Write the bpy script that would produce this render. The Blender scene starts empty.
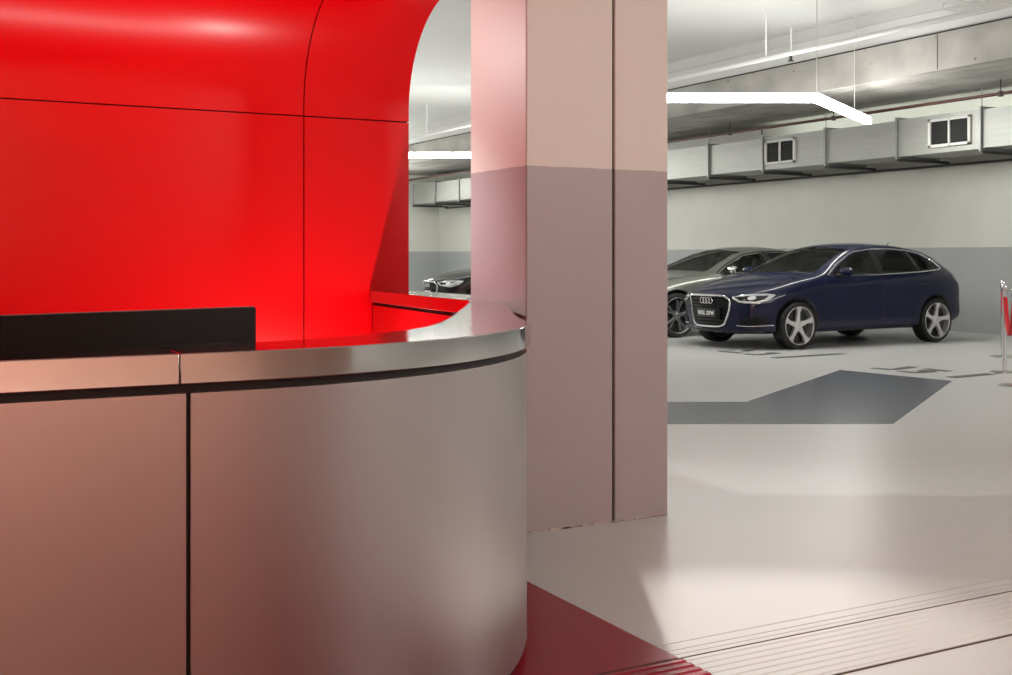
import bpy, bmesh, math, random
from mathutils import Vector, Matrix
from mathutils.bvhtree import BVHTree
from mathutils.geometry import delaunay_2d_cdt
random.seed(7)
PI = math.pi
scene = bpy.context.scene
C = scene.collection

# ------------------------------------------------------------------ helpers
def tag(o, label=None, cat=None, group=None, kind=None):
    if label: o['label'] = label
    if cat: o['category'] = cat
    if group: o['group'] = group
    if kind: o['kind'] = kind
    return o

def empty(name, loc=(0, 0, 0), rz=0, label=None, cat=None, group=None):
    o = bpy.data.objects.new(name, None)
    o.empty_display_size = .1
    C.objects.link(o)
    o.location = loc
    o.rotation_euler = (0, 0, rz)
    return tag(o, label, cat, group)

class MB:
    def __init__(s):
        s.bm = bmesh.new()
    def face(s, pts, mi=0):
        f = s.bm.faces.new([s.bm.verts.new(p) for p in pts])
        f.material_index = mi
        return f
    def box(s, lo, hi, mi=0, bev=0, seg=2, M=None):
        x0, y0, z0 = lo; x1, y1, z1 = hi
        v = [s.bm.verts.new(p) for p in ((x0,y0,z0),(x1,y0,z0),(x1,y1,z0),(x0,y1,z0),(x0,y0,z1),(x1,y0,z1),(x1,y1,z1),(x0,y1,z1))]
        fs = [s.bm.faces.new([v[i] for i in q]) for q in ((3,2,1,0),(4,5,6,7),(0,1,5,4),(1,2,6,5),(2,3,7,6),(3,0,4,7))]
        for f in fs: f.material_index = mi
        if bev:
            es = list({e for f in fs for e in f.edges})
            r = bmesh.ops.bevel(s.bm, geom=es, offset=bev, segments=seg, profile=.5, affect='EDGES')
            for f in r['faces']: f.material_index = mi
            if M is not None:
                vs = {w for f in r['faces'] for w in f.verts} | {w for w in v if w.is_valid}
                bmesh.ops.transform(s.bm, matrix=M, verts=list(vs))
        elif M is not None:
            bmesh.ops.transform(s.bm, matrix=M, verts=v)
        return s
    def bar(s, a, b, w, h, mi=0, up=(0, 0, 1)):
        a = Vector(a); b = Vector(b); d = (b - a).normalized()
        u = Vector(up)
        if abs(d.dot(u)) > .95: u = Vector((1, 0, 0))
        r = d.cross(u).normalized(); u = r.cross(d).normalized()
        q = [(-w/2,-h/2),(w/2,-h/2),(w/2,h/2),(-w/2,h/2)]
        A = [s.bm.verts.new(a + r*i + u*j) for i, j in q]; B = [s.bm.verts.new(b + r*i + u*j) for i, j in q]
        for f in [A[::-1], B] + [[A[i], A[(i+1)%4], B[(i+1)%4], B[i]] for i in range(4)]:
            s.bm.faces.new(f).material_index = mi
        return s
    def tube(s, pts, r, n=10, mi=0, closed=False, cap=True):
        pts = [Vector(p) for p in pts]; m = len(pts); rings = []
        rr = r if isinstance(r, (list, tuple)) else [r]*m
        prev = None
        for i, p in enumerate(pts):
            if closed: d = pts[(i+1) % m] - pts[i-1]
            else: d = pts[min(i+1, m-1)] - pts[max(i-1, 0)]
            d.normalize()
            if prev is None:
                u = Vector((0, 0, 1)) if abs(d.z) < .9 else Vector((1, 0, 0))
            else: u = prev
            u = (u - d*u.dot(d)).normalized(); prev = u
            w = d.cross(u)
            rings.append([s.bm.verts.new(p + (u*math.cos(2*PI*k/n) + w*math.sin(2*PI*k/n))*rr[i]) for k in range(n)])
        R = range(m if closed else m-1)
        for i in R:
            a, b = rings[i], rings[(i+1) % m]
            for k in range(n):
                f = s.bm.faces.new((a[k], a[(k+1) % n], b[(k+1) % n], b[k])); f.smooth = True; f.material_index = mi
        if cap and not closed:
            s.bm.faces.new(rings[0][::-1]).material_index = mi
            s.bm.faces.new(rings[-1]).material_index = mi
        return s
    def lathe(s, prof, n=32, mi=0, M=None, closed=False):
        """prof: (radius, height) revolved about local Z"""
        rings = []
        for r, z in prof:
            if r < 1e-6: rings.append([s.bm.verts.new((0, 0, z))])
            else: rings.append([s.bm.verts.new((r*math.cos(2*PI*k/n), r*math.sin(2*PI*k/n), z)) for k in range(n)])
        prs = list(zip(rings[:-1], rings[1:])) + ([(rings[-1], rings[0])] if closed else [])
        for a, b in prs:
            for k in range(n):
                k2 = (k+1) % n
                if len(a) == 1 and len(b) == 1: continue
                if len(a) == 1: vs = (a[0], b[k2], b[k])
                elif len(b) == 1: vs = (a[k], a[k2], b[0])
                else: vs = (a[k], a[k2], b[k2], b[k])
                f = s.bm.faces.new(vs); f.smooth = True; f.material_index = mi
        if M is not None: bmesh.ops.transform(s.bm, matrix=M, verts=[v for r in rings for v in r])
        return s
    def prism(s, poly, z0, z1, mi=0, M=None):
        A = [s.bm.verts.new((x, y, z0)) for x, y in poly]; B = [s.bm.verts.new((x, y, z1)) for x, y in poly]
        n = len(poly)
        for f in [A[::-1], B] + [[A[i], A[(i+1) % n], B[(i+1) % n], B[i]] for i in range(n)]:
            s.bm.faces.new(f).material_index = mi
        if M is not None: bmesh.ops.transform(s.bm, matrix=M, verts=A+B)
        return s
    def strip(s, P, Q, mi=0, smooth=True):
        a = [s.bm.verts.new(p) for p in P]; b = [s.bm.verts.new(p) for p in Q]
        for i in range(len(P)-1):
            f = s.bm.faces.new((a[i], a[i+1], b[i+1], b[i])); f.smooth = smooth; f.material_index = mi
        return s
    def build(s, name, mats, parent=None, sharp=35, recalc=True, bevel=0):
        bmesh.ops.remove_doubles(s.bm, verts=s.bm.verts, dist=1e-6)
        if recalc: bmesh.ops.recalc_face_normals(s.bm, faces=s.bm.faces)
        me = bpy.data.meshes.new(name); s.bm.to_mesh(me); s.bm.free()
        for m in (mats if isinstance(mats, (list, tuple)) else [mats]): me.materials.append(m)
        for p in me.polygons: p.use_smooth = True
        me.set_sharp_from_angle(angle=math.radians(sharp))
        o = bpy.data.objects.new(name, me); C.objects.link(o)
        if parent: o.parent = parent
        if bevel:
            b = o.modifiers.new('bev', 'BEVEL'); b.width = bevel; b.segments = 2; b.limit_method = 'ANGLE'
        return o

def copy_tree(o, parent=None):
    c = o.copy(); C.objects.link(c); c.parent = parent
    for ch in list(o.children): copy_tree(ch, c)
    return c

def crom(pts, n=6):
    out = []
    P = [Vector(p) for p in pts]
    for i in range(len(P)-1):
        p0 = P[max(i-1, 0)]; p1 = P[i]; p2 = P[i+1]; p3 = P[min(i+2, len(P)-1)]
        for k in range(n):
            t = k/n
            out.append(.5*((2*p1) + (p2-p0)*t + (2*p0-5*p1+4*p2-p3)*t*t + (3*p1-p0-3*p2+p3)*t**3))
    out.append(P[-1])
    return out

# ------------------------------------------------------------------ materials
def nodes(name):
    m = bpy.data.materials.new(name); m.use_nodes = True
    nt = m.node_tree; b = nt.nodes['Principled BSDF']
    return m, nt, b

def mat(name, col, rough=.5, metal=0, var=0, scale=6, bump=0, bscale=40, coat=0, spec=.5, emit=0, rvar=0, stretch=None):
    m, nt, b = nodes(name)
    b.inputs['Base Color'].default_value = (*col, 1)
    b.inputs['Roughness'].default_value = rough
    b.inputs['Metallic'].default_value = metal
    b.inputs['Specular IOR Level'].default_value = spec
    if coat:
        b.inputs['Coat Weight'].default_value = coat; b.inputs['Coat Roughness'].default_value = .09
    if emit:
        b.inputs['Emission Color'].default_value = (*col, 1); b.inputs['Emission Strength'].default_value = emit
    N = nt.nodes.new; L = nt.links.new
    if var or bump or rvar:
        tc = N('ShaderNodeTexCoord'); src = tc.outputs['Object']
        if stretch:
            mp = N('ShaderNodeMapping'); mp.inputs['Scale'].default_value = stretch
            L(src, mp.inputs['Vector']); src = mp.outputs['Vector']
    if var or rvar:
        no = N('ShaderNodeTexNoise'); no.inputs['Scale'].default_value = scale; no.inputs['Detail'].default_value = 6
        L(src, no.inputs['Vector'])
        if var:
            mx = N('ShaderNodeMix'); mx.data_type = 'RGBA'
            mx.inputs['A'].default_value = (*[c*(1-var) for c in col], 1); mx.inputs['B'].default_value = (*[min(1, c*(1+var)) for c in col], 1)
            L(no.outputs['Fac'], mx.inputs['Factor']); L(mx.outputs['Result'], b.inputs['Base Color'])
        if rvar:
            mr = N('ShaderNodeMapRange'); mr.inputs['To Min'].default_value = rough - rvar; mr.inputs['To Max'].default_value = rough + rvar
            L(no.outputs['Fac'], mr.inputs['Value']); L(mr.outputs['Result'], b.inputs['Roughness'])
    if bump:
        n2 = N('ShaderNodeTexNoise'); n2.inputs['Scale'].default_value = bscale; n2.inputs['Detail'].default_value = 5
        L(src, n2.inputs['Vector'])
        bp = N('ShaderNodeBump'); bp.inputs['Strength'].default_value = bump; bp.inputs['Distance'].default_value = .01
        L(n2.outputs['Fac'], bp.inputs['Height']); L(bp.outputs['Normal'], b.inputs['Normal'])
    return m

def two_tone(name, upper, lower, z, rough=.55):
    """painted wall: lower band below height z"""
    m, nt, b = nodes(name); N = nt.nodes.new; L = nt.links.new
    g = N('ShaderNodeNewGeometry'); sp = N('ShaderNodeSeparateXYZ'); L(g.outputs['Position'], sp.inputs[0])
    no = N('ShaderNodeTexNoise'); no.inputs['Scale'].default_value = 14; L(g.outputs['Position'], no.inputs['Vector'])
    ma = N('ShaderNodeMath'); ma.operation = 'MULTIPLY_ADD'; ma.inputs[1].default_value = .006; L(no.outputs['Fac'], ma.inputs[0]); L(sp.outputs['Z'], ma.inputs[2])
    gt = N('ShaderNodeMath'); gt.operation = 'GREATER_THAN'; gt.inputs[1].default_value = z + .003; L(ma.outputs[0], gt.inputs[0])
    n2 = N('ShaderNodeTexNoise'); n2.inputs['Scale'].default_value = 1.3; n2.inputs['Detail'].default_value = 5; L(g.outputs['Position'], n2.inputs['Vector'])
    mx = N('ShaderNodeMix'); mx.data_type = 'RGBA'; mx.inputs['A'].default_value = (*lower, 1); mx.inputs['B'].default_value = (*upper, 1)
    L(gt.outputs[0], mx.inputs['Factor'])
    mr = N('ShaderNodeMapRange'); mr.inputs['To Min'].default_value = .9; mr.inputs['To Max'].default_value = 1.08; L(n2.outputs['Fac'], mr.inputs['Value'])
    mm = N('ShaderNodeMix'); mm.data_type = 'RGBA'; mm.blend_type = 'MULTIPLY'; mm.inputs['Factor'].default_value = 1
    L(mx.outputs['Result'], mm.inputs['A']); L(mr.outputs['Result'], mm.inputs['B']); L(mm.outputs['Result'], b.inputs['Base Color'])
    b.inputs['Roughness'].default_value = rough
    n3 = N('ShaderNodeTexNoise'); n3.inputs['Scale'].default_value = 90; L(g.outputs['Position'], n3.inputs['Vector'])
    bp = N('ShaderNodeBump'); bp.inputs['Strength'].default_value = .08; bp.inputs['Distance'].default_value = .005
    L(n3.outputs['Fac'], bp.inputs['Height']); L(bp.outputs['Normal'], b.inputs['Normal'])
    return m

def floor_mat(name, col, r0=.2, r1=.3, dirt=.08):
    m, nt, b = nodes(name); N = nt.nodes.new; L = nt.links.new
    g = N('ShaderNodeNewGeometry')
    a = N('ShaderNodeTexNoise'); a.inputs['Scale'].default_value = .8; a.inputs['Detail'].default_value = 2; L(g.outputs['Position'], a.inputs['Vector'])
    c = N('ShaderNodeTexNoise'); c.inputs['Scale'].default_value = 9; c.inputs['Detail'].default_value = 2; L(g.outputs['Position'], c.inputs['Vector'])
    ad = N('ShaderNodeMath'); ad.operation = 'ADD'; L(a.outputs['Fac'], ad.inputs[0]); L(c.outputs['Fac'], ad.inputs[1])
    mr = N('ShaderNodeMapRange'); mr.inputs['From Min'].default_value = .5; mr.inputs['From Max'].default_value = 1.5
    mr.inputs['To Min'].default_value = 1-dirt; mr.inputs['To Max'].default_value = 1+dirt*.6; L(ad.outputs[0], mr.inputs['Value'])
    mm = N('ShaderNodeMix'); mm.data_type = 'RGBA'; mm.blend_type = 'MULTIPLY'; mm.inputs['Factor'].default_value = 1; mm.inputs['A'].default_value = (*col, 1)
    L(mr.outputs['Result'], mm.inputs['B']); L(mm.outputs['Result'], b.inputs['Base Color'])
    b.inputs['Specular IOR Level'].default_value = .3
    rr = N('ShaderNodeMapRange'); rr.inputs['From Min'].default_value = .3; rr.inputs['From Max'].default_value = .7
    rr.inputs['To Min'].default_value = r0; rr.inputs['To Max'].default_value = r1; L(a.outputs['Fac'], rr.inputs['Value']); L(rr.outputs['Result'], b.inputs['Roughness'])
    return m

def concrete_mat(name, col):
    m, nt, b = nodes(name); N = nt.nodes.new; L = nt.links.new
    g = N('ShaderNodeNewGeometry')
    a = N('ShaderNodeTexNoise'); a.inputs['Scale'].default_value = 1.6; a.inputs['Detail'].default_value = 9; L(g.outputs['Position'], a.inputs['Vector'])
    mp = N('ShaderNodeMapping'); mp.inputs['Scale'].default_value = (5, .35, 1.2); L(g.outputs['Position'], mp.inputs['Vector'])
    c = N('ShaderNodeTexNoise'); c.inputs['Scale'].default_value = 1; c.inputs['Detail'].default_value = 7; L(mp.outputs['Vector'], c.inputs['Vector'])
    v = N('ShaderNodeTexVoronoi'); v.inputs['Scale'].default_value = 4.2; L(g.outputs['Position'], v.inputs['Vector'])
    sp = N('ShaderNodeMapRange'); sp.inputs['From Min'].default_value = .02; sp.inputs['From Max'].default_value = .13; sp.inputs['To Min'].default_value = .35; sp.inputs['To Max'].default_value = 1
    L(v.outputs['Distance'], sp.inputs['Value'])
    ad = N('ShaderNodeMath'); ad.operation = 'ADD'; L(a.outputs['Fac'], ad.inputs[0]); L(c.outputs['Fac'], ad.inputs[1])
    mr = N('ShaderNodeMapRange'); mr.inputs['From Min'].default_value = .6; mr.inputs['From Max'].default_value = 1.4; mr.inputs['To Min'].default_value = .55; mr.inputs['To Max'].default_value = 1.3
    L(ad.outputs[0], mr.inputs['Value'])
    m1 = N('ShaderNodeMath'); m1.operation = 'MULTIPLY'; L(mr.outputs['Result'], m1.inputs[0]); L(sp.outputs['Result'], m1.inputs[1])
    mm = N('ShaderNodeMix'); mm.data_type = 'RGBA'; mm.blend_type = 'MULTIPLY'; mm.inputs['Factor'].default_value = 1; mm.inputs['A'].default_value = (*col, 1)
    L(m1.outputs[0], mm.inputs['B']); L(mm.outputs['Result'], b.inputs['Base Color'])
    b.inputs['Roughness'].default_value = .75
    return m

def glass_mat(name, tint, k=.9):
    m = bpy.data.materials.new(name); m.use_nodes = True; nt = m.node_tree; N = nt.nodes.new; L = nt.links.new
    nt.nodes.remove(nt.nodes['Principled BSDF'])
    t = N('ShaderNodeBsdfTransparent'); t.inputs['Color'].default_value = (*tint, 1)
    gl = N('ShaderNodeBsdfGlossy'); gl.inputs['Roughness'].default_value = .03
    fr = N('ShaderNodeFresnel'); fr.inputs['IOR'].default_value = 1.7
    mx = N('ShaderNodeMixShader'); L(fr.outputs[0], mx.inputs[0]); L(t.outputs[0], mx.inputs[1]); L(gl.outputs[0], mx.inputs[2])
    L(mx.outputs[0], nt.nodes['Material Output'].inputs['Surface'])
    return m

M = {}
M['red'] = mat('red_gloss_panel', (.76, .0, .003), .27, 0, var=.03, scale=1.2, spec=.28)
M['redinner'] = mat('red_inner_panel', (.72, .0, .003), .38)
M['seam'] = mat('dark_seam', (.012, .010, .010), .6)
M['steel'] = mat('brushed_steel_top', (.60, .57, .55), .10, 1)
M['panel'] = mat('satin_metal_panel', (.53, .475, .465), .34, .94, var=.03, scale=.8, bump=.015, bscale=220)
M['column'] = two_tone('column_paint', (.72, .655, .61), (.41, .36, .365), 1.631, .42)
M['wall'] = two_tone('car_park_wall_paint', (.66, .67, .61), (.385, .405, .405), 1.373, .5)
M['white'] = mat('white_ceiling_paint', (.70, .71, .69), .7, var=.04, scale=.7, bump=.1, bscale=50)
M['concrete'] = concrete_mat('raw_concrete', (.45, .435, .40))
M['floor'] = floor_mat('grey_epoxy_floor', (.60, .60, .585), .33, .33, .02)
M['greymark'] = floor_mat('dark_grey_floor_paint', (.135, .148, .17), .24, .24, .02)
M['redfloor'] = floor_mat('red_floor_paint', (.27, .006, .018), .27, .27, .02)
M['linemark'] = mat('worn_dark_line_paint', (.07, .07, .075), .4, var=.3, scale=8)
M['galv'] = mat('galvanised_duct', (.40, .41, .385), .52, .45, var=.16, scale=5, rvar=.06, stretch=(1, .5, 4))
M['flange'] = mat('galvanised_flange', (.34, .35, .34), .5, .6, var=.2, scale=9)
M['darkmetal'] = mat('dark_bracket', (.07, .07, .07), .55, .4)
M['grillwhite'] = mat('white_grille_frame', (.78, .79, .75), .5)
M['black'] = mat('black_plastic', (.012, .011, .011), .38)
M['blackmatt'] = mat('black_matt', (.006, .006, .006), .7)
M['monitor'] = mat('black_monitor_plastic', (.013, .009, .008), .6, var=.1, spec=.15)
M['monedge'] = mat('monitor_edge', (.22, .17, .16), .3)
M['pipered'] = mat('brown_red_sprinkler_pipe', (.085, .028, .02), .45)
M['pipewhite'] = mat('white_painted_pipe', (.82, .82, .80), .45)
M['cable'] = mat('thin_white_cable', (.75, .75, .73), .5)
M['chrome'] = mat('chrome', (.82, .82, .83), .1, 1)
M['rope'] = mat('red_velvet_rope', (.62, .008, .02), .75, bump=.3, bscale=300)
M['brass'] = mat('rope_end_chrome', (.7, .7, .7), .15, 1)
M['lamp'] = mat('white_led_diffuser', (1, .985, .95), .5, emit=49)
M['lamphouse'] = mat('white_lamp_housing', (.8, .8, .8), .4)
M['tyre'] = mat('black_tyre_rubber', (.012, .012, .012), .75, bump=.1, bscale=120)
M['alloy'] = mat('silver_alloy', (.80, .80, .80), .32, .75)
M['alloydark'] = mat('dark_alloy', (.05, .05, .052), .4, .6)
M['disc'] = mat('brake_disc', (.07, .07, .07), .4, .9)
M['intake'] = mat('black_grille_plastic', (.008, .008, .009), .6, spec=.2)
M['interior'] = mat('dark_car_interior', (.16, .16, .15), .8)
M['seat'] = mat('grey_car_seat', (.11, .11, .105), .6)
M['glass'] = glass_mat('tinted_window_glass', (.66, .73, .69))
M['lampglass'] = mat('headlamp_glass', (.62, .64, .66), .08, .35, coat=1)
M['lampdark'] = mat('headlamp_inner', (.03, .03, .035), .15, .3, coat=1)
M['lampwhite'] = mat('headlamp_reflector', (.85, .87, .88), .15, .2, coat=1)
M['tail'] = mat('red_tail_light', (.22, .005, .008), .12, coat=1)
M['platebase'] = mat('dark_plate', (.03, .03, .032), .4)
M['platewhite'] = mat('pale_plate', (.75, .75, .73), .4)
M['platetext'] = mat('white_letters', (.82, .82, .80), .5)
M['wood'] = mat('grey_work_surface', (.35, .33, .32), .4)
def paint(name, col, metal=.35, rough=.28):
    return mat(name, col, rough, metal, spec=.1, coat=.7)
M['blue'] = paint('dark_blue_car_paint', (.002, .0045, .03), .0, .5)
M['silver'] = paint('silver_green_car_paint', (.27, .28, .25), .6, .33)
M['blackpaint'] = paint('black_car_paint', (.006, .006, .006), .0, .5)

# ------------------------------------------------------------------ camera
TH = .492; F_PX = 1156.9; HOR = 256.2; CAMZ = 1.229
cam = bpy.data.cameras.new('camera'); co = bpy.data.objects.new('camera', cam); C.objects.link(co)
co.location = (0, 0, CAMZ); co.rotation_euler = (PI/2, 0, -TH)
cam.sensor_width = 36; cam.lens = F_PX*36/1012; cam.shift_y = -(337.5-HOR)/1012
cam.clip_start = .05; cam.clip_end = 200
scene.camera = co
Fx, Fy = math.sin(TH), math.cos(TH); Rx, Ry = math.cos(TH), -math.sin(TH)
def on_z(px, py, z=0.):
    """surveyed photo point -> place on the horizontal plane at height z"""
    d = F_PX*(CAMZ-z)/(py-HOR); s = (px-506)/F_PX*d
    return (d*Fx+s*Rx, d*Fy+s*Ry)

# ------------------------------------------------------------------ setting
m = MB(); m.box((-9, -9, -.1), (17, 35, 0)); tag(m.build('floor', M['floor']), 'pale grey glossy epoxy car park floor', None, kind='structure')
m = MB(); m.box((-9, -9, 4.75), (17, 35, 4.85)); tag(m.build('ceiling', M['white']), 'white painted car park ceiling', None, kind='structure')
m = MB(); m.box((15.34, -9, 0), (15.5, 35, 4.75)); tag(m.build('wall_right', M['wall']), 'two tone white and grey wall behind the parked cars', kind='structure')
m = MB(); m.box((-9, 33.1, 0), (15.34, 33.3, 4.75)); tag(m.build('wall_back', M['wall']), 'two tone end wall of the car park', kind='structure')
m = MB(); m.box((-9, -5.2, 0), (9, -5, 4.75)); tag(m.build('wall_front', mat('warm_brown_wall', (.56, .32, .25), .5, var=.55, scale=.9)), 'warm brown wall behind the viewpoint', kind='structure')
# dropped concrete slab along the wall with white painted face above
m = MB()
m.box((12.58, -9, 3.75), (15.34, 33.1, 4.26))
o = m.build('trim_1', M['concrete']); tag(o, 'raw concrete beam slab along the wall', kind='structure')
m = MB(); m.box((12.60, -9, 4.26), (15.34, 33.1, 4.75)); tag(m.build('trim_2', M['white']), 'white painted face above the concrete beam', kind='structure')
m = MB()
for y in (5., 11.07, 22.): m.box((12.575, y, 3.76), (12.58, y+.007, 4.25))
m.box((12.572, -2, 4.25), (12.60, 33, 4.268))
tag(m.build('trim_3', M['seam']), 'dark joint lines of the concrete beam', kind='structure')

# column with a vertical joint
col_ = empty('column', (2.885, 4.75, 0)); tag(col_, 'two tone square concrete column beside the desk', kind='structure')
m = MB()
m.box((2.50-2.885, 4.475-4.75, 0), (2.957-2.885, 5.03-4.75, 4.75))
m.build('column_casing', M['column'], col_, bevel=.006)
m = MB(); m.box((2.969-2.885, 4.475-4.75, 0), (3.27-2.885, 5.03-4.75, 4.75)); m.build('column_casing', M['column'], col_, bevel=.006)
m = MB(); m.box((2.95-2.885, 4.49-4.75, 0), (2.975-2.885, 5.0-4.75, 4.75)); m.build('column_joint', M['seam'], col_)
m = MB()
random.seed(3)
for i in range(16):
    x = 2.52 + .7*random.random(); s = .012+.02*random.random()
    m.box((x-2.885, 4.470-4.75, 0), (x+s*1.6-2.885, 4.478-4.75, .004+.008*random.random()))
m.build('chipped_base_edge', mat('chipped_plaster', (.55, .48, .45), .8), col_)
for ch in col_.children: ch['kind'] = 'structure'

# floor markings
def floor_mark(name, pts, material, label, h=.0015, z=0):
    m = MB(); cx = sum(p[0] for p in pts)/len(pts); cy = sum(p[1] for p in pts)/len(pts)
    m.prism([(x-cx, y-cy) for x, y in pts], 0, h)
    o = m.build(name, material); o.location = (cx, cy, z)
    return tag(o, label, 'floor marking')
floor_mark('floor_arrow', [on_z(560, 402), on_z(746, 402), on_z(840, 370), on_z(952, 381), on_z(893, 424), on_z(560, 424)], M['greymark'],
           'large dark grey angular shape painted on the pale floor', .0015)
floor_mark('floor_paint', [(-6, -4), (2.135, -4), (2.135, 2.525), (-6, 2.525)], M['redfloor'], 'red painted floor in front of the ribbed strip, at the bottom edge', .0015)
floor_mark('floor_paint', [(-6, 2.87), (2.135, 2.87), (2.135, 3.80), (2.135, 6.55), (-6, 6.55)], M['redfloor'], 'dark red painted floor triangle beside the reception desk', .0015)
def line_strokes(strokes, w=.10):
    m = MB()
    for a, b in strokes:
        A = Vector((*on_z(*a), .002)); B = Vector((*on_z(*b), .002))
        m.bar(A, B, w, .003)
    return m
tag(line_strokes([((774, 358), (842, 353.8))], .12).build('parking_line', M['linemark']), 'dark stall line on the floor in front of the blue car front wheel', 'floor marking')
tag(line_strokes([((951, 377.6), (991, 373.9))], .13).build('parking_line', M['linemark']), 'dark stall line on the floor running to the rope posts', 'floor marking')
tag(line_strokes([((873, 368.2), (893, 369.8)), ((893, 369.8), (913, 366.8)), ((900, 371.3), (915, 372.8)), ((915, 372.8), (934, 371.6)), ((919, 370.6), (934, 371.6)), ((926, 368.9), (937, 370.2)), ((937, 370.2), (949, 371.4))], .11)
    .build('stall_number', M['linemark']), 'dark painted stall number on the floor behind the grey floor shape', 'floor marking')
tag(line_strokes([((720, 351.4), (741, 353.2)), ((744, 351.2), (751, 350.6)), ((745, 354), (757, 355)), ((757, 355), (778, 353.2)), ((768, 352.8), (779, 353.6))], .10)
    .build('stall_number', M['linemark']), 'dark painted stall number on the floor under the blue car nose', 'floor marking')

# ribbed strip in the floor
def ribbed(name, x0, x1, y0, y1, n, material, label, h=.006):
    m = MB(); prof = []
    p = (y1-y0)/n
    for i in range(n):
        a = y0+i*p
        prof += [(a, .0025), (a+p*.30, .0025), (a+p*.42, h), (a+p*.88, h), (a+p*.999, .0025)]
    prof += [(y1, .0025)]
    m.strip([(x0, y, z) for y, z in prof], [(x1, y, z) for y, z in prof], smooth=False)
    m.strip([(x0, y0, 0), (x0, y0, .0025)], [(x1, y0, 0), (x1, y0, .0025)]); m.strip([(x0, y1, .0025), (x0, y1, 0)], [(x1, y1, .0025), (x1, y1, 0)])
    return tag(m.build(name, material, sharp=20, bevel=0), label, 'floor strip')
ribbed('ribbed_floor_strip', -6, 2.134, 2.54, 2.852, 8, M['redfloor'], 'red painted ribbed strip across the floor at the desk corner')
ribbed('ribbed_floor_strip', 2.136, 12, 2.54, 2.852, 8, M['floor'], 'pale grey ribbed strip crossing the floor at lower right')
m = MB(); m.box((-6, 2.529, 0), (12, 2.534, .0032)); m.box((-6, 2.857, 0), (12, 2.863, .0032))
tag(m.build('trim_4', mat('brown_joint', (.07, .035, .025), .8)), 'dark joint lines either side of the ribbed strip', kind='structure')
m = MB()
for y in (2.895, 2.93, 2.985): m.box((2.14, y, 0), (12, y+.012, .0018))
tag(m.build('trim_5', M['floor'], bevel=.001), 'raised floor lines beside the strip', kind='structure')

# ------------------------------------------------------------------ red booth shell
booth = empty('curved_booth_wall', (1, 6.6, 0), 0, 'glossy red wall curving forward overhead, behind the reception desk', 'booth wall')
YW = 6.6; Z0 = 2.11; RC = .645
def booth_prof(z_from, z_to_flat):
    """outline (Y,z) of the face from height z_from; arc then flat to the given Y"""
    pts = []
    if z_to_flat is None:
        return [(YW, z_from), (YW, 2.054)]
    pts = [(YW, z_from), (YW, Z0)]
    for k in range(1, 25):
        a = PI/2*k/24
        pts.append((YW-RC+RC*math.cos(a), Z0+RC*math.sin(a)))
    pts.append((z_to_flat, Z0+RC))
    return pts
def booth_panel(name, x0, x1, prof, material, off=0., th=.03):
    m = MB()
    n = len(prof); nor = []
    for i in range(n):
        a = prof[max(i-1, 0)]; b = prof[min(i+1, n-1)]
        d = Vector((b[0]-a[0], b[1]-a[1])).normalized(); nor.append(Vector((d.y, -d.x)))
    A = [(y+nn.x*off, z+nn.y*off) for (y, z), nn in zip(prof, nor)]
    B = [(y+nn.x*(off+th), z+nn.y*(off+th)) for (y, z), nn in zip(prof, nor)]
    loc = booth.location
    P = lambda x, q: (x-loc.x, q[0]-loc.y, q[1])
    m.strip([P(x0, q) for q in A], [P(x1, q) for q in A]); m.strip([P(x0, q) for q in B], [P(x1, q) for q in B])
    m.strip([P(x0, q) for q in A], [P(x0, q) for q in B]); m.strip([P(x1, q) for q in A], [P(x1, q) for q in B])
    m.face([P(x0, A[0]), P(x1, A[0]), P(x1, B[0]), P(x0, B[0])]); m.face([P(x0, A[-1]), P(x1, A[-1]), P(x1, B[-1]), P(x0, B[-1])])
    return m.build(name, material, booth)
XR = 2.854; XS = 2.18; g = .004
booth_panel('wall_panel', -2.2, XS-g, booth_prof(0.002, None), M['red'])
booth_panel('wall_panel', XS+g, XR, booth_prof(0.002, None), M['red'])
booth_panel('canopy_panel', -2.2, XS-g, booth_prof(2.062, 3.0), M['red'])  # flat part extended forward out of view to keep front light off the wall
booth_panel('canopy_panel', XS+g, XR, booth_prof(2.062, 5.3), M['red'])
booth_panel('backing_frame', -2.2, XS, booth_prof(0.002, 3.0), M['seam'], .031, .05)
booth_panel('backing_frame', XS, XR, booth_prof(0.002, 5.3), M['seam'], .031, .05)

# ------------------------------------------------------------------ reception desk
desk = empty('reception_desk', (.6, 3.2, 0), 0, 'curved reception desk with steel top and satin metal front panels', 'desk')
DO = Vector((.6, 3.2, 0))
outer = [(-2.2, 2.52), (-.6, 2.52), (.3, 2.52)]
for k in range(0, 13):
    a = math.radians(61.8)*k/12
    outer.append((.668+1.285*math.sin(a), 3.805-1.285*math.cos(a)))
outer += [(1.90, 3.45), (2.115, 3.90), (2.30, 4.26), (2.405, 4.46), (2.46, 4.60), (2.475, 5.05), (2.60, 5.2), (2.78, 5.35), (2.80, 5.8), (2.80, 6.56)]
inner = [(-2.2, 2.70), (-.6, 2.70), (.215, 2.70), (.54, 2.735), (.854, 2.785), (1.047, 2.87), (1.312, 3.03), (1.574, 3.37), (1.924, 3.97), (2.18, 4.43), (2.40, 4.83), (2.44, 4.93), (2.448, 5.05), (2.47, 5.4), (2.51, 5.81), (2.585, 6.56)]
def resample(pts, n):
    pts = [Vector((p[0], p[1], 0)) for p in crom([(*p, 0) for p in pts], 8)]
    L = [0]
    for a, b in zip(pts, pts[1:]): L.append(L[-1]+(b-a).length)
    out = []; j = 0
    for i in range(n):
        s = L[-1]*i/(n-1)
        while j < len(L)-2 and L[j+1] < s: j += 1
        t = (s-L[j])/max(1e-9, L[j+1]-L[j]); out.append(pts[j].lerp(pts[j+1], min(1, max(0, t))))
    return out
NO = 140
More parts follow.
